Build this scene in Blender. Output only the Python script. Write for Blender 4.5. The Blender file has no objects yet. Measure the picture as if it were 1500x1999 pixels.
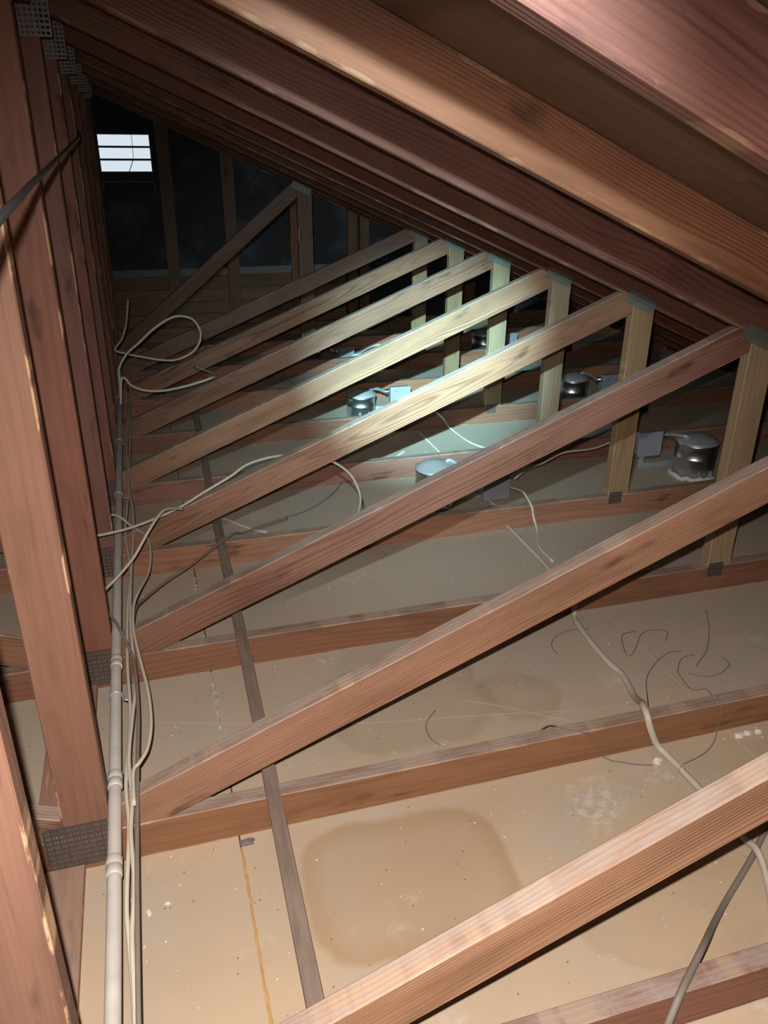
import bpy, bmesh, math, random
from mathutils import Vector, Matrix

random.seed(7)
scn = bpy.context.scene
col = scn.collection

# ------------------------------------------------------------------ camera
CAM = Vector((0.1726, -1.2836, 1.3297))
YAW, PITCH, ROLL, FPX = 0.2928, -0.4290, 0.0082, 1556.9
fw = Vector((math.sin(YAW)*math.cos(PITCH), math.cos(YAW)*math.cos(PITCH), math.sin(PITCH)))
rt = Vector((math.cos(YAW), -math.sin(YAW), 0)); up = rt.cross(fw)
rt2 = math.cos(ROLL)*rt + math.sin(ROLL)*up; up2 = -math.sin(ROLL)*rt + math.cos(ROLL)*up
cd = bpy.data.cameras.new('camera'); cam = bpy.data.objects.new('camera', cd); col.objects.link(cam)
cam.matrix_world = Matrix(((rt2.x, up2.x, -fw.x, CAM.x), (rt2.y, up2.y, -fw.y, CAM.y), (rt2.z, up2.z, -fw.z, CAM.z), (0, 0, 0, 1)))
cd.sensor_fit = 'HORIZONTAL'; cd.sensor_width = 36.0; cd.lens = 36.0*FPX/1500.0
cd.clip_start = 0.01; cd.clip_end = 100
scn.camera = cam

# ------------------------------------------------------------------ daylight outside (seen through the gable vent)
w = bpy.data.worlds.new('world'); scn.world = w; w.use_nodes = True
bg = w.node_tree.nodes['Background']; bg.inputs[0].default_value = (0.80, 0.90, 1.0, 1); bg.inputs[1].default_value = 0.85

# ------------------------------------------------------------------ phone flash beside the lens
ld = bpy.data.lights.new('phone_flash', 'SPOT'); ld.energy = 180.0; ld.color = (1.0, 0.91, 0.82)
ld.shadow_soft_size = 0.006; ld.spot_size = math.radians(152); ld.spot_blend = 1.0
fl = bpy.data.objects.new('phone_flash', ld); col.objects.link(fl)
fl.location = CAM + up2*0.038 - rt2*0.022
fl.rotation_euler = (fw - up2*0.72).to_track_quat('-Z', 'Y').to_euler()
# head torch just above the phone: cool white beam under the rafters into the depth of the attic
td = bpy.data.lights.new('torch', 'SPOT'); td.energy = 2700.0; td.color = (0.46, 0.90, 1.0)
td.shadow_soft_size = 0.012; td.spot_size = math.radians(20); td.spot_blend = 1.0
to = bpy.data.objects.new('torch', td); col.objects.link(to)
to.location = Vector((0.12, -1.20, 1.553))
to.rotation_euler = (Vector((1.82, 3.25, 0.05)) - to.location).to_track_quat('-Z', 'Y').to_euler()
# the torch's wide corona around its hot spot
sd = bpy.data.lights.new('torch_corona', 'SPOT'); sd.energy = 230.0; sd.color = (0.72, 0.95, 1.0)
sd.shadow_soft_size = 0.012; sd.spot_size = math.radians(46); sd.spot_blend = 1.0
so = bpy.data.objects.new('torch_corona', sd); col.objects.link(so)
so.location = to.location; so.rotation_euler = to.rotation_euler

vs = scn.view_settings
vs.view_transform = 'Standard'; vs.look = 'None'; vs.exposure = 0.0; vs.gamma = 1.0; vs.use_curve_mapping = False

# ------------------------------------------------------------------ material helpers
def new_mat(name):
    m = bpy.data.materials.new(name); m.use_nodes = True
    return m, m.node_tree, m.node_tree.nodes['Principled BSDF']
class NB:
    def __init__(s, nt): s.nt = nt
    def n(s, t, **kw):
        x = s.nt.nodes.new(t)
        for k, v in kw.items(): setattr(x, k, v)
        return x
    def link(s, a, b): s.nt.links.new(a, b)
    def math(s, op, a, b=None, clamp=False):
        x = s.n('ShaderNodeMath', operation=op); x.use_clamp = clamp
        for i, v in enumerate((a, b)):
            if v is None: continue
            if isinstance(v, (int, float)): x.inputs[i].default_value = v
            else: s.link(v, x.inputs[i])
        return x.outputs[0]
    def vmath(s, op, a, b):
        x = s.n('ShaderNodeVectorMath', operation=op)
        for i, v in enumerate((a, b)):
            if isinstance(v, tuple): x.inputs[i].default_value = v
            else: s.link(v, x.inputs[i])
        return x.outputs[0]
    def noise(s, vec, scale, detail=4, rough=.55):
        x = s.n('ShaderNodeTexNoise'); x.inputs['Scale'].default_value = scale
        x.inputs['Detail'].default_value = detail; x.inputs['Roughness'].default_value = rough
        if vec is not None: s.link(vec, x.inputs['Vector'])
        return x.outputs[0]
    def ramp(s, f, lo, hi):
        x = s.n('ShaderNodeMapRange'); x.interpolation_type = 'SMOOTHSTEP'
        x.inputs[1].default_value = lo; x.inputs[2].default_value = hi; s.link(f, x.inputs[0])
        return x.outputs[0]
    def mix(s, f, a, b, mode='MIX'):
        x = s.n('ShaderNodeMix', data_type='RGBA'); x.blend_type = mode
        for sock, v in ((x.inputs[0], f), (x.inputs[6], a), (x.inputs[7], b)):
            if isinstance(v, (int, float)): sock.default_value = v
            elif isinstance(v, tuple): sock.default_value = v + (1,) if len(v) == 3 else v
            else: s.link(v, sock)
        return x.outputs[2]
    def comb(s, x, y, z):
        c = s.n('ShaderNodeCombineXYZ')
        for i, v in enumerate((x, y, z)):
            if isinstance(v, (int, float)): c.inputs[i].default_value = v
            else: s.link(v, c.inputs[i])
        return c.outputs[0]

def wood(name, light, dark, ring=.6, dust=.75, rough=.62, ringw=.0075, edge=.5):
    """sawn timber: growth rings run along the 'gr' attribute's X"""
    m, nt, b = new_mat(name); B = NB(nt)
    at = B.n('ShaderNodeAttribute', attribute_name='gr'); oi = B.n('ShaderNodeObjectInfo')
    rnd = oi.outputs['Random']
    sp = B.n('ShaderNodeSeparateXYZ'); B.link(at.outputs['Vector'], sp.inputs[0])
    u, v, t = sp.outputs
    u2 = B.math('ADD', u, B.math('MULTIPLY', rnd, 37.0))
    warp = B.noise(B.comb(B.math('MULTIPLY', u2, 1.1), B.math('MULTIPLY', v, 5.0), B.math('MULTIPLY', t, 5.0)), 1.0, 2)
    r2 = B.math('FRACT', B.math('MULTIPLY', rnd, 13.7))
    cv = B.math('ADD', v, B.math('MULTIPLY', B.math('SUBTRACT', r2, .5), .13))
    ct = B.math('ADD', t, B.math('ADD', .03, B.math('MULTIPLY', B.math('FRACT', B.math('MULTIPLY', rnd, 29.3)), .09)))
    rr = B.math('SQRT', B.math('ADD', B.math('MULTIPLY', cv, cv), B.math('MULTIPLY', ct, ct)))
    rr = B.math('ADD', rr, B.math('MULTIPLY', warp, .06))
    sn = B.math('SINE', B.math('MULTIPLY', rr, 6.2832/ringw))
    rg = B.math('POWER', B.math('ADD', B.math('MULTIPLY', sn, .5), .5), 2.2)
    fib = B.noise(B.comb(B.math('MULTIPLY', u2, 7.0), B.math('MULTIPLY', v, 260.0), B.math('MULTIPLY', t, 260.0)), 1.0, 3)
    blot = B.noise(B.comb(B.math('MULTIPLY', u2, 3.0), B.math('MULTIPLY', v, 14.0), B.math('MULTIPLY', t, 14.0)), 1.0, 4)
    stain = B.ramp(B.noise(B.comb(B.math('MULTIPLY', u2, 5.0), B.math('MULTIPLY', v, 16.0), 3.3), 1.0, 3), .61, .76)
    rmod = B.ramp(B.noise(B.comb(B.math('MULTIPLY', u2, 1.7), B.math('MULTIPLY', v, 18.0), B.math('MULTIPLY', t, 18.0)), 1.0, 3), .30, .70)
    f = B.math('ADD', B.math('MULTIPLY', B.math('MULTIPLY', rg, rmod), ring*1.25), B.math('MULTIPLY', B.math('SUBTRACT', fib, .38), .95), True)
    c = B.mix(f, light, dark)
    c = B.mix(B.ramp(blot, .35, .75), c, tuple(x*.66 for x in dark), 'MIX') if False else B.mix(B.math('MULTIPLY', B.ramp(blot, .42, .8), .55), c, tuple(x*.8 for x in dark))
    c = B.mix(B.math('MULTIPLY', stain, .7), c, tuple(x*.30 for x in dark))
    # per-board tone
    hv = B.n('ShaderNodeHueSaturation'); B.link(c, hv.inputs['Color'])
    B.link(B.math('ADD', .76, B.math('MULTIPLY', r2, .42)), hv.inputs['Value'])
    B.link(B.math('ADD', .490, B.math('MULTIPLY', rnd, .020)), hv.inputs['Hue'])
    B.link(B.math('ADD', .88, B.math('MULTIPLY', B.math('FRACT', B.math('MULTIPLY', rnd, 7.1)), .22)), hv.inputs['Saturation'])
    c = hv.outputs[0]
    # splintered pale arrises
    av = B.math('ABSOLUTE', v)
    chip = B.math('MULTIPLY', B.ramp(av, .0400, .0425), B.ramp(B.noise(B.comb(B.math('MULTIPLY', u2, 9.0), B.math('MULTIPLY', v, 30.0), 1.7), 1.0, 4), .55, .62))
    c = B.mix(B.math('MULTIPLY', chip, edge), c, (.62, .40, .24))
    # settled dust lies on what faces up
    ge = B.n('ShaderNodeNewGeometry'); sn2 = B.n('ShaderNodeSeparateXYZ'); B.link(ge.outputs['Normal'], sn2.inputs[0])
    dn = B.noise(B.comb(B.math('MULTIPLY', u2, 10.0), B.math('MULTIPLY', v, 50.0), B.math('MULTIPLY', t, 50.0)), 1.0, 5, .65)
    df = B.math('MULTIPLY', B.ramp(sn2.outputs[2], .35, .8), B.math('ADD', .35, B.math('MULTIPLY', B.ramp(dn, .3, .65), .65)))
    c = B.mix(B.math('MULTIPLY', df, dust), c, (.34, .275, .245))
    B.link(c, b.inputs['Base Color']); b.inputs['Roughness'].default_value = rough
    b.inputs['Specular IOR Level'].default_value = .35
    bp = B.n('ShaderNodeBump'); bp.inputs['Strength'].default_value = .35; bp.inputs['Distance'].default_value = .0015
    B.link(B.math('ADD', B.math('MULTIPLY', rg, .6), fib), bp.inputs['Height']); B.link(bp.outputs[0], b.inputs['Normal'])
    return m

def plain(name, colr, rough=.6, metal=0.0, var=.25, scale=30, bump=.0, spec=.4):
    m, nt, b = new_mat(name); B = NB(nt)
    tc = B.n('ShaderNodeTexCoord')
    nz = B.noise(tc.outputs['Object'], scale, 5, .6)
    c = B.mix(nz, tuple(x*(1-var) for x in colr), tuple(min(1, x*(1+var)) for x in colr))
    B.link(c, b.inputs['Base Color']); b.inputs['Roughness'].default_value = rough; b.inputs['Metallic'].default_value = metal
    b.inputs['Specular IOR Level'].default_value = spec
    if bump:
        bp = B.n('ShaderNodeBump'); bp.inputs['Strength'].default_value = bump; bp.inputs['Distance'].default_value = .002
        B.link(nz, bp.inputs['Height']); B.link(bp.outputs[0], b.inputs['Normal'])
    return m

def drywall_mat():
    m, nt, b = new_mat('drywall_back_paper'); B = NB(nt)
    ge = B.n('ShaderNodeNewGeometry'); P = ge.outputs['Position']
    sp = B.n('ShaderNodeSeparateXYZ'); B.link(P, sp.inputs[0]); x, y, z = sp.outputs
    base = B.mix(B.ramp(B.noise(P, 2.2, 5, .6), .32, .70), (.52, .385, .265), (.44, .345, .255))
    # settled grey dust in patches; torch spill painted in as grey beyond nearest bay
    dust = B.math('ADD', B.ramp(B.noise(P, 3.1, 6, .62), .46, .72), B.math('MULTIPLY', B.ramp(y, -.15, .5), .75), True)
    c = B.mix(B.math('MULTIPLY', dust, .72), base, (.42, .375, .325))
    # old water marks, one large rounded one in the nearest bay
    def blob(cx, cy, hx, hy, rad, amt, colr, c, wob=.05):
        nx = B.math('MULTIPLY', B.math('SUBTRACT', B.noise(P, 5.0, 3), .5), wob)
        dx = B.math('MAXIMUM', B.math('SUBTRACT', B.math('ABSOLUTE', B.math('SUBTRACT', B.math('ADD', x, nx), cx)), hx-rad), 0)
        dy = B.math('MAXIMUM', B.math('SUBTRACT', B.math('ABSOLUTE', B.math('SUBTRACT', B.math('ADD', y, nx), cy)), hy-rad), 0)
        d = B.math('SUBTRACT', B.math('SQRT', B.math('ADD', B.math('MULTIPLY', dx, dx), B.math('MULTIPLY', dy, dy))), rad)
        ins = B.math('SUBTRACT', 1.0, B.ramp(d, -.016, .008))
        rim = B.math('MULTIPLY', ins, B.ramp(d, -.07, -.0))
        fac = B.math('ADD', B.math('MULTIPLY', ins, amt), B.math('MULTIPLY', rim, amt*.8), True)
        return B.mix(fac, c, colr)
    c = blob(.56, -.20, .215, .165, .10, .42, (.36, .235, .135), c)
    c = blob(.72, .33, .22, .17, .12, .25, (.33, .25, .16), c, .2)
    c = blob(1.02, .28, .12, .10, .09, .25, (.33, .25, .16), c, .15)
    c = blob(1.05, -.42, .24, .10, .09, .25, (.38, .27, .17), c, .2)
    # plaster dust smears
    sm = B.math('MULTIPLY', B.ramp(B.noise(B.vmath('ADD', P, (3.1, 1.7, 0)), 4.0, 3), .58, .74), B.ramp(B.noise(P, 45, 5, .7), .42, .62))
    c = B.mix(B.math('MULTIPLY', sm, .6), c, (.62, .58, .54))
    # fine dark droppings
    sk = B.n('ShaderNodeTexVoronoi'); sk.inputs['Scale'].default_value = 34; B.link(P, sk.inputs['Vector'])
    spk = B.math('MULTIPLY', B.math('LESS_THAN', sk.outputs['Distance'], .075), B.math('GREATER_THAN', B.noise(P, 9, 2), .50))
    c = B.mix(B.math('MULTIPLY', spk, .7), c, (.16, .10, .06))
    B.link(c, b.inputs['Base Color']); b.inputs['Roughness'].default_value = .8; b.inputs['Specular IOR Level'].default_value = .2
    bp = B.n('ShaderNodeBump'); bp.inputs['Strength'].default_value = .15; bp.inputs['Distance'].default_value = .001
    B.link(B.noise(P, 180, 3), bp.inputs['Height']); B.link(bp.outputs[0], b.inputs['Normal'])
    return m

def paper_mat():
    m, nt, b = new_mat('black_building_paper'); B = NB(nt)
    ge = B.n('ShaderNodeNewGeometry'); P = ge.outputs['Position']
    n1 = B.ramp(B.noise(P, 2.6, 6, .6), .52, .80)
    c = B.mix(B.math('MULTIPLY', n1, .75), (.016, .016, .022), (.125, .14, .18))
    B.link(c, b.inputs['Base Color']); b.inputs['Roughness'].default_value = .7
    return m

M = {
 'post': wood('wood_king_post', (.25, .115, .078), (.145, .060, .040), ring=.25, dust=.5, edge=.85, ringw=.016),
 'web': wood('wood_web', (.29, .155, .105), (.135, .060, .039), ring=.60, dust=.9, ringw=.0058),
 'chord': wood('wood_bottom_chord', (.30, .145, .092), (.175, .075, .046), ring=.36, dust=.9, ringw=.011),
 'rafter': wood('wood_rafter', (.205, .078, .046), (.080, .028, .018), ring=.60, dust=.2, ringw=.0062, edge=.18),
 'strut': wood('wood_strut', (.30, .205, .118), (.185, .112, .060), ring=.35, dust=.6, ringw=.010),
 'stud': wood('wood_stud', (.22, .125, .075), (.12, .06, .036), ring=.4),
 'ply': wood('wood_roof_deck', (.125, .072, .045), (.075, .040, .025), ring=.25, dust=0, ringw=.05, edge=0),
 'batten': wood('wood_batten', (.20, .150, .120), (.060, .040, .034), ring=.5, dust=.35, edge=.1),
 'block': wood('wood_block', (.37, .17, .10), (.22, .095, .055), ring=.4, dust=.55),
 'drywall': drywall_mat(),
 'paper': paper_mat(),
 'plate': plain('gusset_steel', (.16, .15, .15), .5, .75, .35, 60),
 'plategreen': plain('gusset_steel_green', (.20, .25, .22), .55, .6, .35, 60),
 'steel': plain('bright_steel', (.66, .67, .70), .33, 1.0, .12, 8),
 'lidsteel': plain('dusty_lid_steel', (.56, .57, .58), .42, .55, .15, 25),
 'boxsteel': plain('box_steel', (.46, .48, .54), .45, .55, .15, 20),
 'pipe': plain('galvanised_pipe', (.56, .53, .50), .5, .1, .30, 16, .3),
 'nm': plain('cable_sheath_white', (.55, .50, .42), .5, 0, .14, 25),
 'nmgrey': plain('cable_sheath_grey', (.21, .175, .15), .55, 0, .2, 25),
 'nmthick': plain('cable_sheath_beige', (.46, .42, .35), .5, 0, .2, 20),
 'black': plain('cable_black', (.15, .155, .17), .45, 0, .2, 25),
 'thin': plain('thin_wire_grey', (.17, .14, .15), .5, 0, .2, 40),
 'thinw': plain('thin_wire_pale', (.40, .36, .33), .5, 0, .2, 40),
 'plaster': plain('plaster', (.66, .62, .56), .85, 0, .15, 90, .6),
 'rustline': plain('rusty_paper_joint', (.50, .29, .12), .85, 0, .25, 30),
 'vent': plain('vent_frame_paint', (.05, .045, .045), .7, 0, .2, 30),
 'band': plain('weathered_grey_board', (.19, .20, .19), .8, 0, .35, 40, .3),
 'wallside': plain('soffit_board', (.10, .07, .05), .8, 0, .3, 8),
}

# ------------------------------------------------------------------ mesh helpers
def link(name, me, mat=None, parent=None, label=None, cat=None, group=None, kind=None):
    o = bpy.data.objects.new(name, me); col.objects.link(o)
    if mat is not None and me is not None and not me.materials: me.materials.append(mat)
    if parent is not None: o.parent = parent
    if label: o['label'] = label
    if cat: o['category'] = cat
    if group: o['group'] = group
    if kind: o['kind'] = kind
    return o
def empty(name, loc, **kw):
    o = link(name, None, **kw); o.location = loc; o.empty_display_size = .05
    return o
def set_grain(me, origin, ang):
    """gr.x runs along the board (angle ang in the x-z plane, or along y when ang is 'y'); gr.y across, gr.z through it"""
    a = me.attributes.new('gr', 'FLOAT_VECTOR', 'POINT')
    c, s = (1, 0) if ang == 'y' else (math.cos(ang), math.sin(ang))
    for i, v in enumerate(me.vertices):
        p = v.co - Vector(origin)
        if ang == 'y': a.data[i].vector = (p.y, p.x, p.z)
        else: a.data[i].vector = (p.x*c + p.z*s, -p.x*s + p.z*c, p.y)
def prism_mesh(name, poly, y0, y1, ang=0.0, origin=None, bevel=.0022):
    """outline in the x-z plane pushed from y0 to y1"""
    bm = bmesh.new()
    a = [bm.verts.new((x, y0, z)) for x, z in poly]; b = [bm.verts.new((x, y1, z)) for x, z in poly]
    n = len(poly)
    bm.faces.new(a); bm.faces.new(list(reversed(b)))
    for i in range(n): bm.faces.new((a[(i+1) % n], a[i], b[i], b[(i+1) % n]))
    bmesh.ops.recalc_face_normals(bm, faces=bm.faces)
    if bevel: bmesh.ops.bevel(bm, geom=list(bm.edges), offset=bevel, segments=1, affect='EDGES')
    me = bpy.data.meshes.new(name); bm.to_mesh(me); bm.free()
    if origin is None:
        cx = sum(p[0] for p in poly)/n; cz = sum(p[1] for p in poly)/n; origin = (cx, (y0+y1)/2, cz)
    set_grain(me, origin, ang)
    return me
def box_mesh(name, x0, x1, y0, y1, z0, z1, ang=0.0, bevel=.002):
    return prism_mesh(name, [(x0, z0), (x1, z0), (x1, z1), (x0, z1)], y0, y1, ang, ((x0+x1)/2, (y0+y1)/2, (z0+z1)/2), bevel)
def catmull(pts, sub=7):
    P = [Vector(p) for p in pts]; P = [P[0]*2-P[1]] + P + [P[-1]*2-P[-2]]; out = []
    for i in range(1, len(P)-2):
        p0, p1, p2, p3 = P[i-1:i+3]
        for k in range(sub):
            t = k/sub
            out.append(.5*((2*p1) + (p2-p0)*t + (2*p0-5*p1+4*p2-p3)*t*t + (3*p1-p0-3*p2+p3)*t**3))
    out.append(P[-2]); return out
def tube_mesh(name, pts, r, seg=8, sub=7, smooth=True, flat=1.0):
    path = catmull(pts, sub) if sub > 1 else [Vector(p) for p in pts]
    bm = bmesh.new(); rings = []; n0 = None
    for i, p in enumerate(path):
        t = (path[min(i+1, len(path)-1)] - path[max(i-1, 0)]).normalized()
        if n0 is None: n0 = t.orthogonal().normalized()
        n0 = (n0 - t*n0.dot(t)).normalized(); bi = t.cross(n0)
        rings.append([bm.verts.new(p + (n0*math.cos(2*math.pi*j/seg) + bi*math.sin(2*math.pi*j/seg)*flat)*r) for j in range(seg)])
    for a, b in zip(rings, rings[1:]):
        for j in range(seg): bm.faces.new((a[j], a[(j+1) % seg], b[(j+1) % seg], b[j]))
    bm.faces.new(list(reversed(rings[0]))); bm.faces.new(rings[-1])
    bmesh.ops.recalc_face_normals(bm, faces=bm.faces)
    me = bpy.data.meshes.new(name); bm.to_mesh(me); bm.free()
    if smooth:
        for p in me.polygons: p.use_smooth = len(p.vertices) == 4
    return me
def lathe_mesh(name, prof, seg=32):
    bm = bmesh.new(); rings = []
    for r, z in prof: rings.append([bm.verts.new((r*math.cos(2*math.pi*j/seg), r*math.sin(2*math.pi*j/seg), z)) for j in range(seg)])
    for a, b in zip(rings, rings[1:]):
        for j in range(seg): bm.faces.new((a[j], a[(j+1) % seg], b[(j+1) % seg], b[j]))
    bm.faces.new(list(reversed(rings[0]))); bm.faces.new(rings[-1])
    bmesh.ops.recalc_face_normals(bm, faces=bm.faces)
    me = bpy.data.meshes.new(name); bm.to_mesh(me); bm.free()
    for p in me.polygons: p.use_smooth = len(p.vertices) == 4
    return me
def plate_mesh(name, w, h, pitch=.0085, th=.0016):
    """toothed connector plate: a punched sheet, slot by slot, with the tooth curled out at each slot's end. Lies in x-z, front at -y"""
    nx, nz = max(2, round(w/pitch)), max(2, round(h/pitch)); dx, dz = w/nx, h/nz
    bm = bmesh.new()
    def bx(x0, x1, y0, y1, z0, z1):
        v = [bm.verts.new(p) for p in ((x0,y0,z0),(x1,y0,z0),(x1,y1,z0),(x0,y1,z0),(x0,y0,z1),(x1,y0,z1),(x1,y1,z1),(x0,y1,z1))]
        for f in ((3,2,1,0),(4,5,6,7),(0,1,5,4),(1,2,6,5),(2,3,7,6),(3,0,4,7)): bm.faces.new([v[i] for i in f])
    for j in range(nz+1):
        zc = -h/2 + j*dz; bx(-w/2, w/2, -th, 0, zc-dz*.20, zc+dz*.20)
    for i in range(nx+1):
        xc = -w/2 + i*dx; bx(xc-dx*.17, xc+dx*.17, -th*1.05, 0, -h/2, h/2)
    for j in range(nz):
        for i in range(nx):
            zc = -h/2 + (j+.5)*dz; xc = -w/2 + (i+.5)*dx
            bx(xc-dx*.20, xc+dx*.20, -th*2.0, 0, zc+dz*.15, zc+dz*.30)
    me = bpy.data.meshes.new(name); bm.to_mesh(me); bm.free(); return me

# ------------------------------------------------------------------ sizes of the roof
S = 0.61; T = 0.038; H = 0.089                     # truss spacing, timber thickness, timber depth
XR = -0.0445                                       # ridge line
def under(x): return 1.662 - 0.4307*abs(x - XR)    # underside of the rafters
SLOPE = math.atan(0.4307); VT = 0.107  # rafter depth measured upright
def mir(poly): return [(2*XR - x, z) for x, z in reversed(poly)]

# ------------------------------------------------------------------ floor: ceiling boards seen from behind
floor = link('floor', box_mesh('floor', -3.9, 3.9, -3.1, 5.0, -.05, -.0135, bevel=0), M['wallside'], kind='structure',
             label='back of the tan plasterboard ceiling between the joists')
bx = [-3.9, -3.415, -2.195, -.975, .245, 1.465, 2.685, 3.9]
by = [-3.1, -1.2, 1.237, 3.68, 5.0]
for i in range(len(bx)-1):
    for j in range(len(by)-1):
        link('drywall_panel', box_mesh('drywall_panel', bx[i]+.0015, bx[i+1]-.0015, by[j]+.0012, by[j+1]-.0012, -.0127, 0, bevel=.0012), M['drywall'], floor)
def ridge_mesh(name, x, y0, y1, wd, ht, seed):
    rng = random.Random(seed); n = max(6, int((y1-y0)/.012)); bm = bmesh.new(); R = []
    for i in range(n+1):
        y = y0 + (y1-y0)*i/n; k = (.6 + .7*rng.random())*(.25 if i in (0, n) else 1); c = x + rng.uniform(-.0012, .0012)
        R.append([bm.verts.new((c-wd*k, y, -.001)), bm.verts.new((c, y, ht*k)), bm.verts.new((c+wd*k, y, -.001))])
    for a, b in zip(R, R[1:]):
        for j in range(2): bm.faces.new((a[j], a[j+1], b[j+1], b[j]))
    bmesh.ops.recalc_face_normals(bm, faces=bm.faces)
    me = bpy.data.meshes.new(name); bm.to_mesh(me); bm.free(); return me
for (x, y0, y1, wd) in ((.245, .16, .605, .0042), (.240, .93, 1.17, .0055), (.245, 1.32, 1.7, .004), (1.465, 1.9, 2.4, .004), (1.465, 1.30, 1.80, .003)):
    link('joint_compound', ridge_mesh('joint_compound', x, y0, y1, wd, .006, int(y1*100)), M['plaster'], floor, label='white joint compound squeezed up through the board seam')
link('joint_compound', ridge_mesh('joint_compound', .246, -.60, -.03, .0048, .0015, 5), M['rustline'], floor, label='orange-brown stained board seam')

# ------------------------------------------------------------------ ceiling: roof deck
def deck_poly(s0, s1, off0, off1):
    d = Vector((math.cos(SLOPE), -math.sin(SLOPE))); nrm = Vector((math.sin(SLOPE), math.cos(SLOPE)))
    o = Vector((XR, 1.662 + VT))
    return [tuple(o + d*s0 + nrm*off0), tuple(o + d*s1 + nrm*off0), tuple(o + d*s1 + nrm*off1), tuple(o + d*s0 + nrm*off1)]
zt = 1.662 + VT + .015
ceil = link('ceiling', prism_mesh('ceiling', [(XR, zt), (3.95, zt-.4307*(3.95-XR)), (3.95, zt+.05-.4307*(3.95-XR)), (XR, zt+.05),
            (2*XR-3.95, zt+.05-.4307*(3.95-XR)), (2*XR-3.95, zt-.4307*(3.95-XR))], -3.1, 5.02, bevel=0), M['wallside'], kind='structure',
            label='dark brown underside of the pitched roof deck')
for s0, s1 in ((.006, 1.218), (1.221, 2.438), (2.441, 3.658), (3.661, 4.34)):
    for y0, y1 in ((-3.1, -.592), (-.590, 1.848), (1.850, 4.288), (4.290, 5.02)):
        pl = deck_poly(s0, s1, .0005, .0125)
        link('plywood_sheet', prism_mesh('plywood_sheet', pl, y0, y1, -SLOPE, bevel=.001), M['ply'], ceil)
        link('plywood_sheet', prism_mesh('plywood_sheet', mir(pl), y0, y1, SLOPE, bevel=.001), M['ply'], ceil)

# ------------------------------------------------------------------ end walls and eaves
def poly_wall(name, polys, y0, y1, mat, **kw):
    bm = bmesh.new()
    for poly in polys:
        a = [bm.verts.new((x, y0, z)) for x, z in poly]; b = [bm.verts.new((x, y1, z)) for x, z in poly]; n = len(poly)
        bm.faces.new(a); bm.faces.new(list(reversed(b)))
        for i in range(n): bm.faces.new((a[(i+1) % n], a[i], b[i], b[(i+1) % n]))
    bmesh.ops.recalc_face_normals(bm, faces=bm.faces)
    me = bpy.data.meshes.new(name); bm.to_mesh(me); bm.free()
    return link(name, me, mat, **kw)
def dk(x): return under(x) + VT + .02
V0, V1, VZ0, VZ1 = .010, .352, 1.160, 1.398
wallg = poly_wall('wall_back', [
    [(-3.95, -.05), (V0, -.05), (V0, dk(V0)), (XR, dk(XR)), (-3.95, dk(-3.95))],
    [(V1, -.05), (3.95, -.05), (3.95, dk(3.95)), (V1, dk(V1))],
    [(V0, -.05), (V1, -.05), (V1, VZ0), (V0, VZ0)],
    [(V0, VZ1), (V1, VZ1), (V1, dk(V1)), (V0, dk(V0))]], 4.93, 5.0, M['paper'], kind='structure', label='gable wall of black building paper behind bare studs')
poly_wall('wall_front', [[(-3.95, -.05), (3.95, -.05), (3.95, dk(3.95)), (XR, dk(XR)), (-3.95, dk(-3.95))]], -3.1, -3.05, M['wallside'], kind='structure', label='closing wall behind the viewer')
link('wall_right', box_mesh('wall_right', 3.83, 3.9, -3.05, 4.93, -.05, .13, bevel=0), M['wallside'], kind='structure', label='low eaves board at the foot of the right roof slope')
link('wall_left', box_mesh('wall_left', -3.99, -3.92, -3.05, 4.93, -.05, .13, bevel=0), M['wallside'], kind='structure', label='low eaves board at the foot of the left roof slope')
# gable framing
YG = 4.88
def gstud(x0, x1): link('stud', prism_mesh('stud', [(x0, H), (x1, H), (x1, under(x1)), (x0, under(x0))], YG, YG+T, math.pi/2), M['stud'], wallg)
for x0 in (.385, .812, 1.29, 1.728, 1.822, 2.25, 2.7, -.089, -.56, -.98, -1.4): gstud(x0, x0 + (.074 if x0 > 1.7 and x0 < 1.9 else H))
rp = [(XR, under(XR)), (3.61, H), (3.80, H), (3.80, under(3.80)+VT), (XR, under(XR)+VT)]
link('top_chord', prism_mesh('gable_top_chord', rp, YG, YG+T, -SLOPE, (1.8, YG, under(1.8)+VT/2)), M['stud'], wallg)
link('top_chord', prism_mesh('gable_top_chord', mir(rp), YG, YG+T, SLOPE, (-1.89, YG, under(1.8)+VT/2)), M['stud'], wallg)
link('bottom_chord', box_mesh('gable_bottom_chord', -3.9, 3.8, YG, YG+T, 0, H), M['stud'], wallg)
for z0, z1 in ((.003, .09), (.094, .18), (.184, .27), (.274, .362), (.366, .455)):
    link('board', box_mesh('board', -.45, 1.72, YG+T+.001, 4.929, z0, z1), M['stud'], wallg)
link('ledge_strip', box_mesh('ledge_strip', -.02, 1.72, YG+.028+.011, 4.929, .458, .512), M['band'], wallg, label='pale grey weathered strip along the gable wall')
for i, (x, z, a) in enumerate(((.06, 1.43, .6), (.24, 1.425, .5), (0.0, 1.52, .9))):
    link('nail', tube_mesh('nail', [(x, 4.929, z), (x+.022*math.cos(a), 4.89, z+.022*math.sin(a))], .0022, 6, 1), M['steel'], wallg)
link('torn_flashing', tube_mesh('torn_flashing', [(.015, 4.924, 1.045), (.018, 4.922, 1.09), (.05, 4.921, 1.10), (.18, 4.921, 1.102), (.30, 4.921, 1.098), (.352, 4.922, 1.085), (.356, 4.924, 1.04)], .007, 6, 5, flat=.6), M['band'], wallg, label='torn grey edge of paper below the vent')

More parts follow.
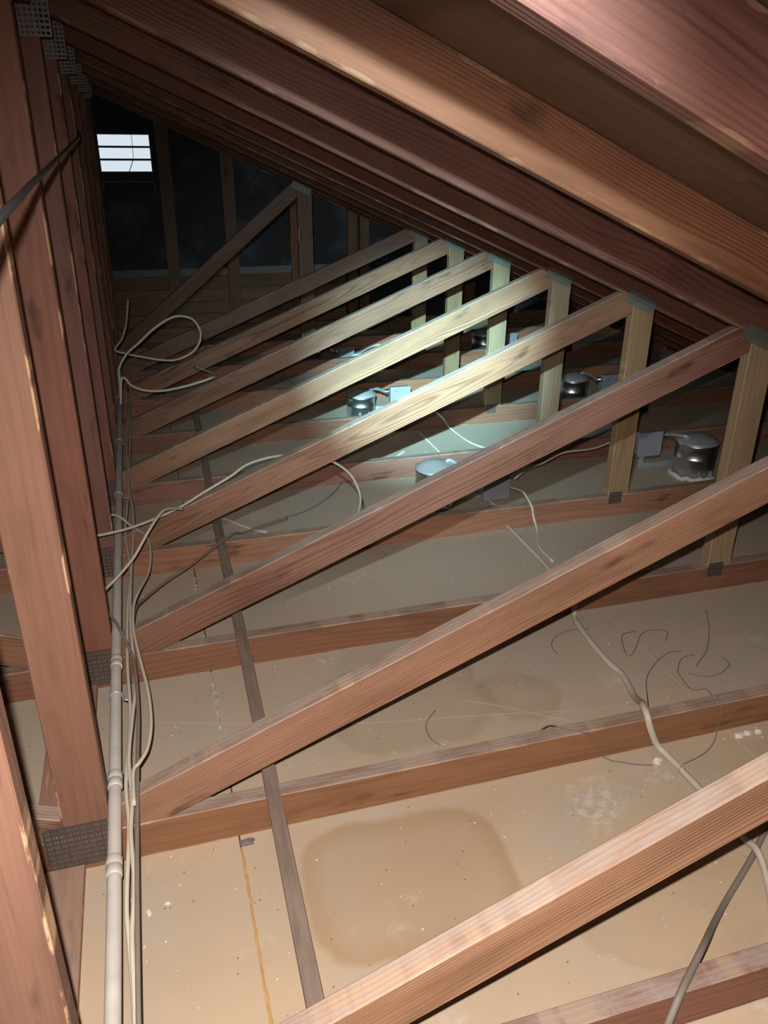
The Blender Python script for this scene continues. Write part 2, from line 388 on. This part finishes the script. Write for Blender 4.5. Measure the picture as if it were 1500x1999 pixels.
# vent
vent = empty('gable_vent', (V0, 4.90, VZ0), label='small white-lit louvred vent high in the gable wall', cat='vent')
def vbox(name, x0, x1, y0, y1, z0, z1, mat): 
    return link(name, box_mesh(name, x0, x1, y0, y1, z0, z1, bevel=.0015), mat, vent)
vw, vh = V1-V0, VZ1-VZ0
vbox('frame', -.008, .004, -.008, .085, -.01, vh+.01, M['vent']); vbox('frame', vw-.004, vw+.008, -.008, .085, -.01, vh+.01, M['vent'])
vbox('frame', .004, vw-.004, -.008, .085, -.01, .004, M['vent']); vbox('frame', .004, vw-.004, -.008, .085, vh-.004, vh+.01, M['vent'])
for f in (1/3, 2/3):
    sl = vbox('louvre_slat', .004, vw-.004, .02, .07, -.0065, .0065, M['vent']); sl.location = (0, 0, vh*f)
link('mesh_wire', tube_mesh('mesh_wire', [(vw*.66, .03, vh-.003), (vw*.655, .03, vh*.5), (vw*.64, .03, vh*.335)], .0018, 6, 3), M['vent'], vent)
link('mesh_wire', tube_mesh('mesh_wire', [(vw*.64, .03, vh*.33), (vw*.59, .03, vh*.16), (vw*.54, .03, .003)], .0026, 6, 3), M['vent'], vent)

# ------------------------------------------------------------------ roof trusses
DA, DB = 0.044, 0.4074                              # web: bottom edge z = DA + DB x
dang = math.atan(DB); dv = H/math.cos(dang)
XP0, XP1 = 1.847, 1.936
xt = (1.6428 - DA - dv)/(DB + .4307)
web_poly = [(0.0, H), ((H-DA)/DB, H), (XP0, DA+DB*XP0), (XP0, under(XP0)), (xt, under(xt)), (0.0, DA+dv)]
post_poly = [(XP0, H), (XP1, H), (XP1, under(XP1)), (XP0, under(XP0))]
king_poly = [(-.089, H), (0, H), (0, under(0)), (XR, under(XR)), (-.089, under(-.089))]
raf_poly = [(XR, under(XR)), (3.61, H), (3.80, H), (3.80, under(3.80)+VT), (XR, under(XR)+VT)]
wc = (.95, T/2, DA+DB*.95+dv/2)
# the last truss has a steeper web to a post nearer the ridge
q0, q1 = (.06, H), (1.165, 1.010)
a7 = math.atan2(q1[1]-q0[1]-.02, q1[0]-q0[0]); v7 = H/math.cos(a7); X7 = 1.232
z7 = lambda x: .020 + math.tan(a7)*x
x7t = (1.6428 - .020 - v7)/(math.tan(a7)+.4307)
web7_poly = [(0.0, H), ((H-.020)/math.tan(a7), H), (X7, z7(X7)), (X7, under(X7)), (x7t, under(x7t)), (0.0, .020+v7)]
post7_poly = [(X7, H), (X7+.1, H), (X7+.1, under(X7+.1)), (X7, under(X7))]
ME = {
 'bottom_chord': (box_mesh('bottom_chord', -3.9, 3.81, 0, T, 0, H), 'chord'),
 'king_post': (prism_mesh('king_post', king_poly, 0, T, math.pi/2, (XR, T/2, .9)), 'post'),
 'rafter_r': (prism_mesh('top_chord', raf_poly, 0, T, -SLOPE, (1.8, T/2, under(1.8)+VT/2)), 'rafter'),
 'rafter_l': (prism_mesh('top_chord', mir(raf_poly), 0, T, SLOPE, (2*XR-1.8, T/2, under(1.8)+VT/2)), 'rafter'),
 'web_r': (prism_mesh('diagonal_web', web_poly, 0, T, dang, wc), 'web'),
 'web_l': (prism_mesh('diagonal_web', mir(web_poly), 0, T, -dang, (2*XR-wc[0], wc[1], wc[2])), 'web'),
 'post_r': (prism_mesh('vertical_web', post_poly, 0, T, math.pi/2, ((XP0+XP1)/2, T/2, .45)), 'strut'),
 'post_l': (prism_mesh('vertical_web', mir(post_poly), 0, T, math.pi/2, (2*XR-(XP0+XP1)/2, T/2, .45)), 'strut'),
 'web7': (prism_mesh('diagonal_web', web7_poly, 0, T, a7, (.6, T/2, z7(.6)+v7/2)), 'stud'),
 'web7_l': (prism_mesh('diagonal_web', mir(web7_poly), 0, T, -a7, (2*XR-.6, T/2, z7(.6)+v7/2)), 'stud'),
 'post7': (prism_mesh('vertical_web', post7_poly, 0, T, math.pi/2, (X7+.05, T/2, .55)), 'stud'),
}
for k, (me, mt) in ME.items(): me.materials.append(M[mt])
PL = {'base': plate_mesh('gusset_base', .118, .102, .0128, .0020), 'top': plate_mesh('gusset_top', .125, .10, .0128, .0020), 'web': plate_mesh('gusset_web', .125, .042), 'foot': plate_mesh('gusset_foot', .052, .045)}
PLD = PL['base'].copy()
for k, me in PL.items(): me.materials.append(M['plategreen' if k == 'web' else 'plate'])
TL = {
 -1: 'reddish roof truss nearest the viewer, its web crossing the bottom right corner',
 0: 'roof truss with the large web crossing the lower middle of the picture',
 1: 'roof truss whose dark-stained web ends at the right edge, third from viewer',
 2: 'fourth roof truss from viewer, its post standing left of the square steel box',
 3: 'fifth roof truss from viewer, web just above the brightly lit light can',
 4: 'sixth roof truss from viewer, broad web brightly edged by cool torch light',
 5: 'seventh roof truss from viewer, with pale knotty web in the dim back',
 6: 'eighth roof truss from viewer, last one with a low-sloping web',
 7: 'farthest roof truss with a steep web in front of the black gable wall',
}
for k in range(-1, 8):
    t = empty('roof_truss', (0, k*S, 0), label=TL[k], cat='roof truss', group='roof trusses along the attic')
    def part(name, key): return link(name, ME[key][0], None, t)
    part('bottom_chord', 'bottom_chord'); part('king_post', 'king_post'); part('top_chord', 'rafter_r'); part('top_chord', 'rafter_l')
    if k < 7:
        part('diagonal_web', 'web_r'); part('diagonal_web', 'web_l'); part('vertical_web', 'post_r'); part('vertical_web', 'post_l')
    else:
        part('diagonal_web', 'web7'); part('diagonal_web', 'web7_l'); part('vertical_web', 'post7')
    def plate(kind, x, z, rot=0):
        g = link('gusset_plate', PL[kind], None, t, label='toothed steel connector plate'); g.location = (x, -.0003, z); g.rotation_euler = (0, rot, 0)
    plate('base', -.066, .068); plate('top', XR+.012, 1.632)
    if k < 7:
        plate('web', 1.876, .836, SLOPE); plate('foot', 1.880, .078)
    else: plate('web', 1.262, 1.083, SLOPE)

# ------------------------------------------------------------------ boards on the ceiling between the joists under the ridge
bl = ('between the two nearest joists', 'in the second joist bay, beside the pipe', 'in the third joist bay, behind the king posts', 'in the fourth joist bay, in deep shade')
for i, k in enumerate((-1, 0, 1, 2)):
    link('nailing_block', box_mesh('nailing_block', -.165, -.062+.012*(k+1)*.6, k*S+T+.002, (k+1)*S-.002, 0.0005, .019, 'y'), M['block'],
         label='flat reddish board under the ridge ' + bl[i], cat='board', group='boards lying under the ridge')
# long batten over the joists
bm_pts = [(-1.0, .288), (3.2, .372)]
bt = bmesh.new()
def batten():
    n = 26; me = bpy.data.meshes.new('batten'); vs_, fs = [], []
    for i in range(n+1):
        y = -1.15 + 4.1*i/n; x = .3135 + .0185*(y+.48)/1.0*.95 + .002*math.sin(y*3.1)
        for dx, z in ((-.0145, .0895), (.0145, .0895), (.0145, .1035), (-.0145, .1035)): vs_.append((x+dx, y, z))
    for i in range(n):
        for j in range(4): fs.append((i*4+j, i*4+(j+1) % 4, i*4+4+(j+1) % 4, i*4+4+j))
    fs += [(3, 2, 1, 0), (n*4, n*4+1, n*4+2, n*4+3)]
    me.from_pydata(vs_, [], fs); me.update(); set_grain(me, (.33, 1, .097), 'y'); return me
bt.free()
link('batten', batten(), M['batten'], label='long narrow dark-stained batten laid across the joists', cat='batten')

# ------------------------------------------------------------------ conduit along the king posts
pipe = empty('conduit_pipe', (.0145, 0, .167), label='blotchy grey metal conduit running along the king posts', cat='pipe')
link('tube', tube_mesh('conduit_tube', [(0, -1.15, 0), (.0005, -.3, 0), (-.001, .4, .0005), (0, 1.2, 0), (.001, 2.2, 0), (.002, 3.5, 0)], .0125, 16, 8), M['pipe'], pipe)
for y in (-.17, .05, .47, 2.86):
    cp = link('coupling', lathe_mesh('coupling', [(.0128, -.022), (.0145, -.020), (.0145, -.003), (.0138, -.002), (.0138, .002), (.0145, .003), (.0145, .020), (.0128, .022)], 18), M['pipe'], pipe); cp.location = (0, y, 0); cp.rotation_euler = (math.pi/2, 0, 0)
for y in (.33, 1.55, 2.15): # straps
    link('strap', tube_mesh('strap', [(-.014, y, -.010), (-.012, y, .009), (0, y, .0155), (.012, y, .009), (.016, y, -.010), (.03, y, -.0135)], .0022, 6, 5), M['boxsteel'], pipe)

# ------------------------------------------------------------------ cables
CB = {
 'B1': [(0.045,-0.507,0.163),(0.044,-0.421,0.163),(0.039,-0.332,0.163),(0.035,-0.248,0.163),(0.04,-0.076,0.163),(0.035,0.042,0.163),(0.045,0.258,0.163),(0.04,0.462,0.163),(0.041,0.708,0.163),(0.05,0.979,0.163),(0.037,1.224,0.163),(0.048,1.596,0.163),(0.045,2.052,0.163),(0.054,2.646,0.163)],
 'B2': [(0.048,-0.512,0.171),(0.047,-0.44,0.171),(0.044,-0.322,0.171),(0.049,-0.221,0.171),(0.044,-0.103,0.171),(0.047,-0.016,0.171),(0.042,0.11,0.171),(0.051,0.249,0.171),(0.059,0.384,0.171),(0.05,0.618,0.171),(0.052,0.871,0.171),(0.065,1.328,0.171),(0.049,1.659,0.171),(0.06,2.166,0.171),(0.055,3.0,0.171)],
 'B3': [(0.053,-0.516,0.182),(0.053,-0.432,0.182),(0.055,-0.191,0.182),(0.06,0.072,0.182),(0.064,0.239,0.182),(0.06,0.398,0.182),(0.05,0.486,0.182),(0.02,0.592,0.2),(-0.004,0.665,0.2),(-0.029,0.737,0.2)],
 'B4': [(0.054,-0.068,0.206),(0.054,0.022,0.206),(0.066,0.045,0.206),(0.082,0.082,0.206),(0.091,0.144,0.206),(0.092,0.213,0.206),(0.087,0.299,0.206),(0.072,0.427,0.206),(0.06,0.557,0.206),(0.062,0.672,0.206),(0.077,0.748,0.206),(0.105,0.885,0.19),(0.114,1.024,0.19),(0.104,1.129,0.19),(0.06,1.219,0.19),(0.02,1.266,0.21),(-0.016,1.288,0.21)],
 'B5': [(0.054,0.405,0.15),(0.051,0.609,0.137),(0.058,0.785,0.125),(0.088,0.869,0.113),(0.158,0.971,0.108),(0.234,1.04,0.115),(0.376,1.224,0.112),(0.428,1.292,0.083),(0.522,1.37,0.071),(0.607,1.426,0.06)],
 'B6': [(-0.082,0.95,0.298),(-0.028,1.002,0.271),(0.054,1.054,0.258),(0.133,1.107,0.256),(0.218,1.159,0.265),(0.304,1.211,0.288),(0.396,1.263,0.313),(0.461,1.316,0.329),(0.548,1.368,0.328),(0.63,1.42,0.31),(0.707,1.4,0.308),(0.758,1.29,0.319),(0.795,1.18,0.307),(0.798,1.07,0.28),(0.765,0.96,0.273),(0.718,0.85,0.284)],
 'B7': [(-0.025,0.75,0.207),(-0.011,0.794,0.202),(0.027,0.838,0.217),(0.071,0.881,0.247),(0.115,0.925,0.297),(0.145,0.969,0.32),(0.168,1.012,0.325),(0.196,1.056,0.309),(0.224,1.1,0.283)],
 'B8': [(0.03,2.45,0.245),(0.038,2.47,0.359),(0.044,2.49,0.408),(0.085,2.51,0.465),(0.139,2.53,0.504),(0.214,2.55,0.562),(0.288,2.57,0.601),(0.342,2.59,0.607),(0.394,2.61,0.586),(0.426,2.63,0.532),(0.422,2.65,0.47),(0.382,2.67,0.415),(0.307,2.69,0.38),(0.24,2.71,0.377),(0.16,2.73,0.39),(0.083,2.75,0.407),(0.026,2.78,0.424),(0.061,2.848,0.46),(0.084,2.915,0.506),(0.096,2.982,0.546),(0.11,3.05,0.615)],
 'B9': [(0.036,2.3,0.288),(0.049,2.31,0.389),(0.065,2.32,0.401),(0.091,2.33,0.362),(0.145,2.34,0.334),(0.219,2.35,0.324),(0.313,2.36,0.333),(0.393,2.37,0.348),(0.448,2.38,0.361),(0.484,2.55,0.327),(0.449,2.75,0.299),(0.401,2.9,0.287)],
 'B10': [(0.366,1.62,0.008),(0.392,1.588,0.008),(0.464,1.486,0.008),(0.53,1.422,0.008)],
 'B11': [(1.5,1.382,0.1),(1.512,1.296,0.115),(1.51,1.24,0.105),(1.512,1.205,0.085),(1.516,1.195,0.05),(1.513,1.15,0.014),(1.46,1.03,0.012),(1.456,0.915,0.012)],
 'B11b': [(1.425,1.255,0.012),(1.423,1.199,0.012),(1.422,1.091,0.012),(1.418,0.9,0.012),(1.4,0.76,0.015),(1.385,0.68,0.05),(1.378,0.645,0.097),(1.37,0.612,0.098),(1.362,0.597,0.06),(1.352,0.575,0.015),(1.34,0.534,0.012),(1.327,0.423,0.012),(1.324,0.328,0.012),(1.329,0.262,0.012),(1.297,0.157,0.025),(1.262,0.08,0.07),(1.235,0.042,0.099),(1.222,0.004,0.1),(1.226,-0.013,0.07),(1.245,-0.022,0.025),(1.256,-0.045,0.012),(1.262,-0.1,0.012),(1.26,-0.103,0.012),(1.263,-0.175,0.012),(1.262,-0.252,0.012),(1.259,-0.32,0.019),(1.252,-0.362,0.03),(1.24,-0.401,0.02),(1.221,-0.438,0.012),(1.188,-0.488,0.012)],
 'B12': [(1.424,-0.244,0.012),(1.314,-0.313,0.012),(1.244,-0.36,0.012),(1.131,-0.429,0.012),(1.055,-0.483,0.04),(0.974,-0.547,0.09),(0.922,-0.584,0.1),(0.875,-0.617,0.1),(0.848,-0.634,0.07),(0.822,-0.649,0.02)],
 'B13': [(1.564,2.527,0.1),(1.56,2.405,0.098),(1.611,2.43,0.047),(1.624,2.373,0.02),(1.633,2.294,0.012),(1.646,2.154,0.012),(1.689,2.051,0.012),(1.76,1.994,0.012)],
 'B14': [(2.113,1.5,0.222),(2.002,1.487,0.205),(1.908,1.473,0.191),(1.768,1.46,0.192),(1.671,1.447,0.162),(1.593,1.433,0.148),(1.537,1.42,0.117)],
 'B15': [(1.488,3.845,0.06),(1.53,3.844,0.068),(1.596,3.914,0.076),(1.677,3.983,0.084),(1.734,3.964,0.092),(1.805,3.861,0.1)],
 'T1': [(0.946,0.121,0.004),(0.975,0.09,0.03),(0.985,0.042,0.092),(1.018,0.017,0.092),(1.046,-0.001,0.092),(1.075,-0.004,0.07),(1.1,-0.008,0.02),(1.125,-0.02,0.004),(1.145,-0.03,0.003),(1.172,-0.046,0.003),(1.21,-0.06,0.003)],
 'T2': [(1.283,-0.078,0.003),(1.347,-0.063,0.003),(1.4,-0.035,0.003),(1.425,-0.012,0.02),(1.432,-0.004,0.075),(1.43,0.006,0.092),(1.44,0.03,0.092),(1.47,0.06,0.06),(1.51,0.11,0.01),(1.521,0.153,0.003),(1.483,0.164,0.003),(1.488,0.22,0.003),(1.497,0.247,0.003),(1.544,0.295,0.003),(1.591,0.302,0.003)],
 'T3': [(1.25,0.039,0.093),(1.33,0.15,0.03),(1.379,0.222,0.006),(1.407,0.255,0.006),(1.442,0.283,0.006),(1.483,0.31,0.006),(1.525,0.327,0.006),(1.562,0.324,0.006)],
 'T4': [(1.78,0.5,0.002),(1.724,0.411,0.002),(1.675,0.35,0.002),(1.629,0.302,0.002),(1.577,0.265,0.002),(1.559,0.249,0.002)],
 'T6': [(1.661,0.272,0.002),(1.662,0.245,0.002),(1.651,0.228,0.002),(1.598,0.203,0.002),(1.552,0.206,0.002),(1.52,0.23,0.002)],
 'T7': [(1.494,0.458,0.002),(1.452,0.453,0.002),(1.43,0.425,0.002),(1.402,0.356,0.002),(1.422,0.356,0.002),(1.463,0.396,0.002),(1.504,0.438,0.002),(1.546,0.45,0.002),(1.584,0.433,0.002),(1.579,0.414,0.002),(1.552,0.385,0.002)],
 'T8': [(1.21,0.414,0.002),(1.214,0.454,0.002),(1.232,0.482,0.002),(1.259,0.502,0.002),(1.312,0.516,0.002),(1.366,0.507,0.002)],
 'T9': [(0.865,0.296,0.002),(0.959,0.242,0.002),(1.045,0.179,0.002),(1.109,0.135,0.002)],
 'T10': [(0.034,0.442,0.002),(0.233,0.381,0.002),(0.456,0.316,0.002),(0.606,0.275,0.002),(0.84,0.233,0.002),(0.972,0.208,0.002),(1.131,0.175,0.002),(1.299,0.153,0.002)],
 'T11': [(0.558,1.491,0.02),(0.586,1.507,0.02),(0.665,1.534,0.02),(0.753,1.591,0.02),(0.847,1.694,0.02),(0.915,1.809,0.02)],
 'T12': [(0.78,3.425,0.02),(0.869,3.461,0.02),(1.03,3.592,0.02),(1.169,3.632,0.02),(1.264,3.607,0.02)],
 'T13': [(0.951,3.549,0.02),(0.988,3.49,0.02),(1.009,3.411,0.02),(1.0,3.319,0.02)],
 'T14': [(1.83,3.878,0.01),(1.802,3.57,0.01),(1.804,3.359,0.01),(1.853,3.296,0.01),(1.846,3.2,0.01)],
 'T15': [(1.77,3.579,0.01),(1.804,3.502,0.01),(1.888,3.44,0.01),(1.988,3.4,0.01)],
 'T16': [(0.785,0.273,0.002),(0.752,0.24,0.002),(0.739,0.213,0.002),(0.738,0.173,0.002),(0.752,0.146,0.002)],
 'TOP': [(0.073,-0.72,1.266),(0.069,-0.6,1.269),(0.064,-0.486,1.272),(0.057,-0.25,1.277),(0.051,-0.006,1.284),(0.044,0.85,1.316),(0.038,1.755,1.354),(0.012,2.35,1.378)],
}
def cable(key, r, mat, label, flat=1.0, name='cable', seg=8, cat='cable', group=None):
    pts = CB[key]; o = Vector(pts[len(pts)//2])
    me = tube_mesh(name, [Vector(p)-o for p in pts], r, seg, 7, True, flat)
    ob = link(name, me, M[mat], None, label, cat, group); ob.location = o
    return ob
cable('B1', .0040, 'nm', 'pale cable hugging the right side of the metal conduit')
cable('B2', .0042, 'nm', 'pale wavy cable in the middle of the bundle beside the conduit')
cable('B3', .0042, 'nmgrey', 'grey-brown cable at the bundle\'s outer edge, crossing over the conduit')
cable('B4', .0040, 'nm', 'pale cable bulging out in two loops beside the conduit')
cable('B5', .0042, 'nmgrey', 'grey cable slanting up from the bundle over the batten')
cable('B6', .0046, 'nm', 'long white cable arching over a web and hooking down behind it')
cable('B7', .0044, 'nm', 'short white cable rising from king post to bent-over tip')
cable('B8', .0055, 'nm', 'pale cable curled in a big teardrop loop near the back')
cable('B9', .0058, 'nm', 'pale cable sagging in a shallow curve below the teardrop loop')
cable('B10', .0042, 'nm', 'short straight white cable offcut on the ceiling board beside the batten')
cable('B11', .0050, 'nm', 'pale cable drooping from steel box over a joist')
cable('B11b', .0088, 'nmthick', 'thick beige cable snaking over two joists at right', .75)
cable('B12', .0062, 'nmgrey', 'dark grey-brown cable in the bottom right corner over the joist')
cable('B13', .0062, 'nm', 'pale cable curving over joist in the torch light')
cable('B14', .0050, 'nm', 'pale cable sagging between the two steel junction boxes')
cable('B15', .0075, 'nm', 'white cable leaving the far blue-lit steel box')
TH = {'T1': ('thin', 'thin wire arching over the joist and ending at a plaster lump'), 'T2': ('thin', 'thin wire looping off the joist edge in a wide half circle'),
 'T3': ('thin', 'thin dark wire bent like a hook beside the thick beige cable'), 'T4': ('thin', 'thin dark wire curving down at far right of the bay'),
 'T6': ('thin', 'thin wire lying in an open loop at far right of the bay'), 'T7': ('thin', 'thin black wire bent in a zigzag on the ceiling board'),
 'T8': ('thin', 'thin wire curl left of the thick beige cable'), 'T9': ('thinw', 'pale thin wire slanting down towards the joist'),
 'T10': ('thinw', 'long pale string stretched across the ceiling board in the second bay'), 'T11': ('thin', 'thin dark wire curve under the fourth truss'),
 'T12': ('thin', 'thin dark wire lying far back in the torch light'), 'T13': ('thin', 'tiny dark wire hook far back in the torch light'),
 'T14': ('thinw', 'pale wire end sticking up in the torch light'), 'T15': ('thin', 'dark wire in front of the torch-lit strut'),
 'T16': ('thin', 'thin faint wire curl right of the plaster smear')}
for k, (mt, lb) in TH.items():
    cable(k, .0022 if k in ('T12', 'T13', 'T14', 'T15') else (.0009 if k in ('T10', 'T9') else .0013), mt, lb, name='thin_wire', seg=6, cat='wire', group='loose thin wires')
cable('TOP', .0046, 'black', 'black cable slung past the tops of the king posts at upper left')

# ------------------------------------------------------------------ recessed light cans
def fixture(x, y, jx, jy, jz, label, rot=0.0, jrot=0.0, h=.155, r=.080, collar=False):
    f = empty('recessed_light', (x, y, 0), label=label, cat='light can', group='recessed light cans')
    body = link('can_body', lathe_mesh('can_body', [(r*.97, .001), (r, .006), (r, h*.55), (r*1.012, h*.56), (r*1.012, h*.60), (r, h*.61), (r, h-.012), (r*1.03, h-.010), (r*1.03, h)], 36), M['steel'], f)
    link('lid', lathe_mesh('lid', [(r*1.05, h), (r*1.05, h+.004), (r*.99, h+.008), (r*.78, h+.020), (r*.45, h+.030), (r*.08, h+.034)], 36), M['lidsteel'], f)
    for a in (-1.9, -1.2, 1.0):
        link('clip', box_mesh('clip', -.006, .006, -.0025, .0025, .012, .045), M['boxsteel'], body).location = (r*1.02*math.cos(a), r*1.02*math.sin(a), 0)
    # junction box on its bracket
    jb = link('junction_box', box_mesh('junction_box', -.055, .055, -.022, .022, -.052, .052, bevel=.003), M['boxsteel'], f); jb.location = (jx, jy, jz); jb.rotation_euler = (0, 0, jrot)
    link('cover', box_mesh('cover', -.058, .058, -.0255, -.0225, -.056, .056, bevel=.001), M['boxsteel'], jb)
    for sx, sz in ((-.03, .035), (.03, -.035)):
        s_ = link('screw', lathe_mesh('screw', [(.0045, 0), (.0045, .002), (.002, .003)], 10), M['steel'], jb); s_.location = (sx, -.0255, sz); s_.rotation_euler = (math.pi/2, 0, 0)
    sg = -1 if jx > 0 else 1
    e0 = Vector((jx + sg*.057*math.cos(jrot), jy, jz+.028)); e1 = Vector((-sg*r*.55, 0, h+.022))
    mid = (e0+e1)/2 + Vector((0, 0, .008))
    link('flexible_conduit', tube_mesh('flexible_conduit', [e0, e0+Vector((sg*.03, 0, .002)), mid, e1+Vector((-sg*.02, 0, .006)), e1], .0085, 10, 6), M['boxsteel'], f)
    cn = link('connector', lathe_mesh('connector', [(.010, 0), (.0145, .002), (.0145, .012), (.012, .013), (.012, .026), (.010, .028)], 14), M['steel'], f); cn.location = e0; cn.rotation_euler = (0, sg*math.pi/2, 0)
    link('bracket', box_mesh('bracket', min(0, jx), max(0, jx), jy+.024, jy+.027, .002, .026), M['boxsteel'], f)
    link('bracket_leg', box_mesh('bracket_leg', jx-.012, jx+.012, jy+.0225, jy+.0265, .002, jz), M['boxsteel'], f)
    if collar:
        rng = random.Random(3); pts = []
        for i in range(15):
            a = math.pi*.80 + i*math.pi*.85/14; pts.append((r*1.10*math.cos(a), r*1.10*math.sin(a), .004+rng.random()*.012))
        link('plaster_collar', tube_mesh('plaster_collar', pts, .011, 7, 3), M['plaster'], f, label='ragged pale plaster around the can\'s foot')
    return f
fixture(1.245, 2.72, .235, .06, .085, 'shiny light can lit by the torch, beside a glaring white box', h=.125, r=.077)
fixture(1.235, 1.525, .255, -.02, .062, 'light can half hidden behind a web, only its domed lid showing')
fixture(2.462, 1.515, -.185, .10, .135, 'nearest light can, at right, with square steel box at left', collar=True, h=.16, r=.088)
fixture(2.455, 2.62, .255, .03, .10, 'dim light can at right, its steel box on the far side')
fixture(2.44, 3.86, .20, .02, .09, 'farthest light can, glinting behind a torch-lit strut')
fixture(1.20, 3.90, .245, -.03, .062, 'far light can behind webs, only its blue-lit box showing', jrot=.3)

# ------------------------------------------------------------------ plaster crumbs and offcuts
def lump(name, x, y, sx, sy, sz, seed, label, z=0, rot=0):
    rng = random.Random(seed); bm = bmesh.new(); bmesh.ops.create_icosphere(bm, subdivisions=2, radius=1)
    for v in bm.verts: v.co *= .8 + .4*rng.random(); v.co.x *= sx; v.co.y *= sy; v.co.z = max(v.co.z, -.6)*sz
    zm = min(v.co.z for v in bm.verts)
    for v in bm.verts: v.co.z -= zm
    me = bpy.data.meshes.new(name); bm.to_mesh(me); bm.free()
    o = link(name, me, M['plaster'], None, label, 'plaster chip', 'plaster chips on the ceiling boards'); o.location = (x, y, z); o.rotation_euler = (0, 0, rot); return o
lump('plaster_chip', .056, -.140, .0045, .0095, .003, 1, 'white oblong plaster chip near the conduit', rot=.3)
lump('plaster_chip', .091, -.129, .0062, .0035, .003, 2, 'small flat plaster chip right of the oblong one')
lump('plaster_chip', 1.228, -.055, .011, .010, .010, 3, 'white plaster lump at the end of the thin arching wire')
lump('plaster_chip', 1.478, -.030, .013, .010, .008, 4, 'left white plaster lump under the joist at far right')
lump('plaster_chip', 1.507, -.028, .012, .009, .007, 5, 'middle white plaster lump under the joist at far right')
lump('plaster_chip', 1.535, -.030, .010, .008, .006, 6, 'right white plaster lump under the joist at far right')
lump('plaster_chip', .258, -.024, .016, .010, .006, 8, 'grey crumb beneath the joist, left of the batten').data.materials[0] = M['thin']
st = link('white_offcut', box_mesh('white_offcut', -.055, .055, -.006, .006, 0, .006), M['plaster'], None, 'thin white offcut strip lying in the torch light', 'offcut'); st.location = (1.26, 2.095, .001); st.rotation_euler = (0, 0, .77)
rng = random.Random(11); vs_, fs = [], []
for i in range(420):
    if i < 300: x, y = rng.uniform(.02, 1.6), rng.uniform(-.55, 1.15)
    else: x, y = rng.uniform(.05, 2.6), rng.uniform(1.2, 3.4)
    if (y % S) < T + .008: continue
    s = rng.choice((.0010, .0014, .0018, .0026)); a = rng.random()*3; b = len(vs_)
    for j in range(4):
        q = a + j*math.pi/2 + rng.uniform(-.3, .3); vs_.append((x+s*math.cos(q), y+s*math.sin(q)*1.2, .0002))
    vs_.append((x+rng.uniform(-s, s)*.3, y, s*.9))
    fs += [(b+j, b+(j+1) % 4, b+4) for j in range(4)]
me = bpy.data.meshes.new('plaster_crumbs'); me.from_pydata(vs_, [], fs); me.update()
link('plaster_crumbs', me, M['plaster'], None, 'fine white plaster crumbs scattered over the ceiling boards', 'crumbs', kind='stuff')
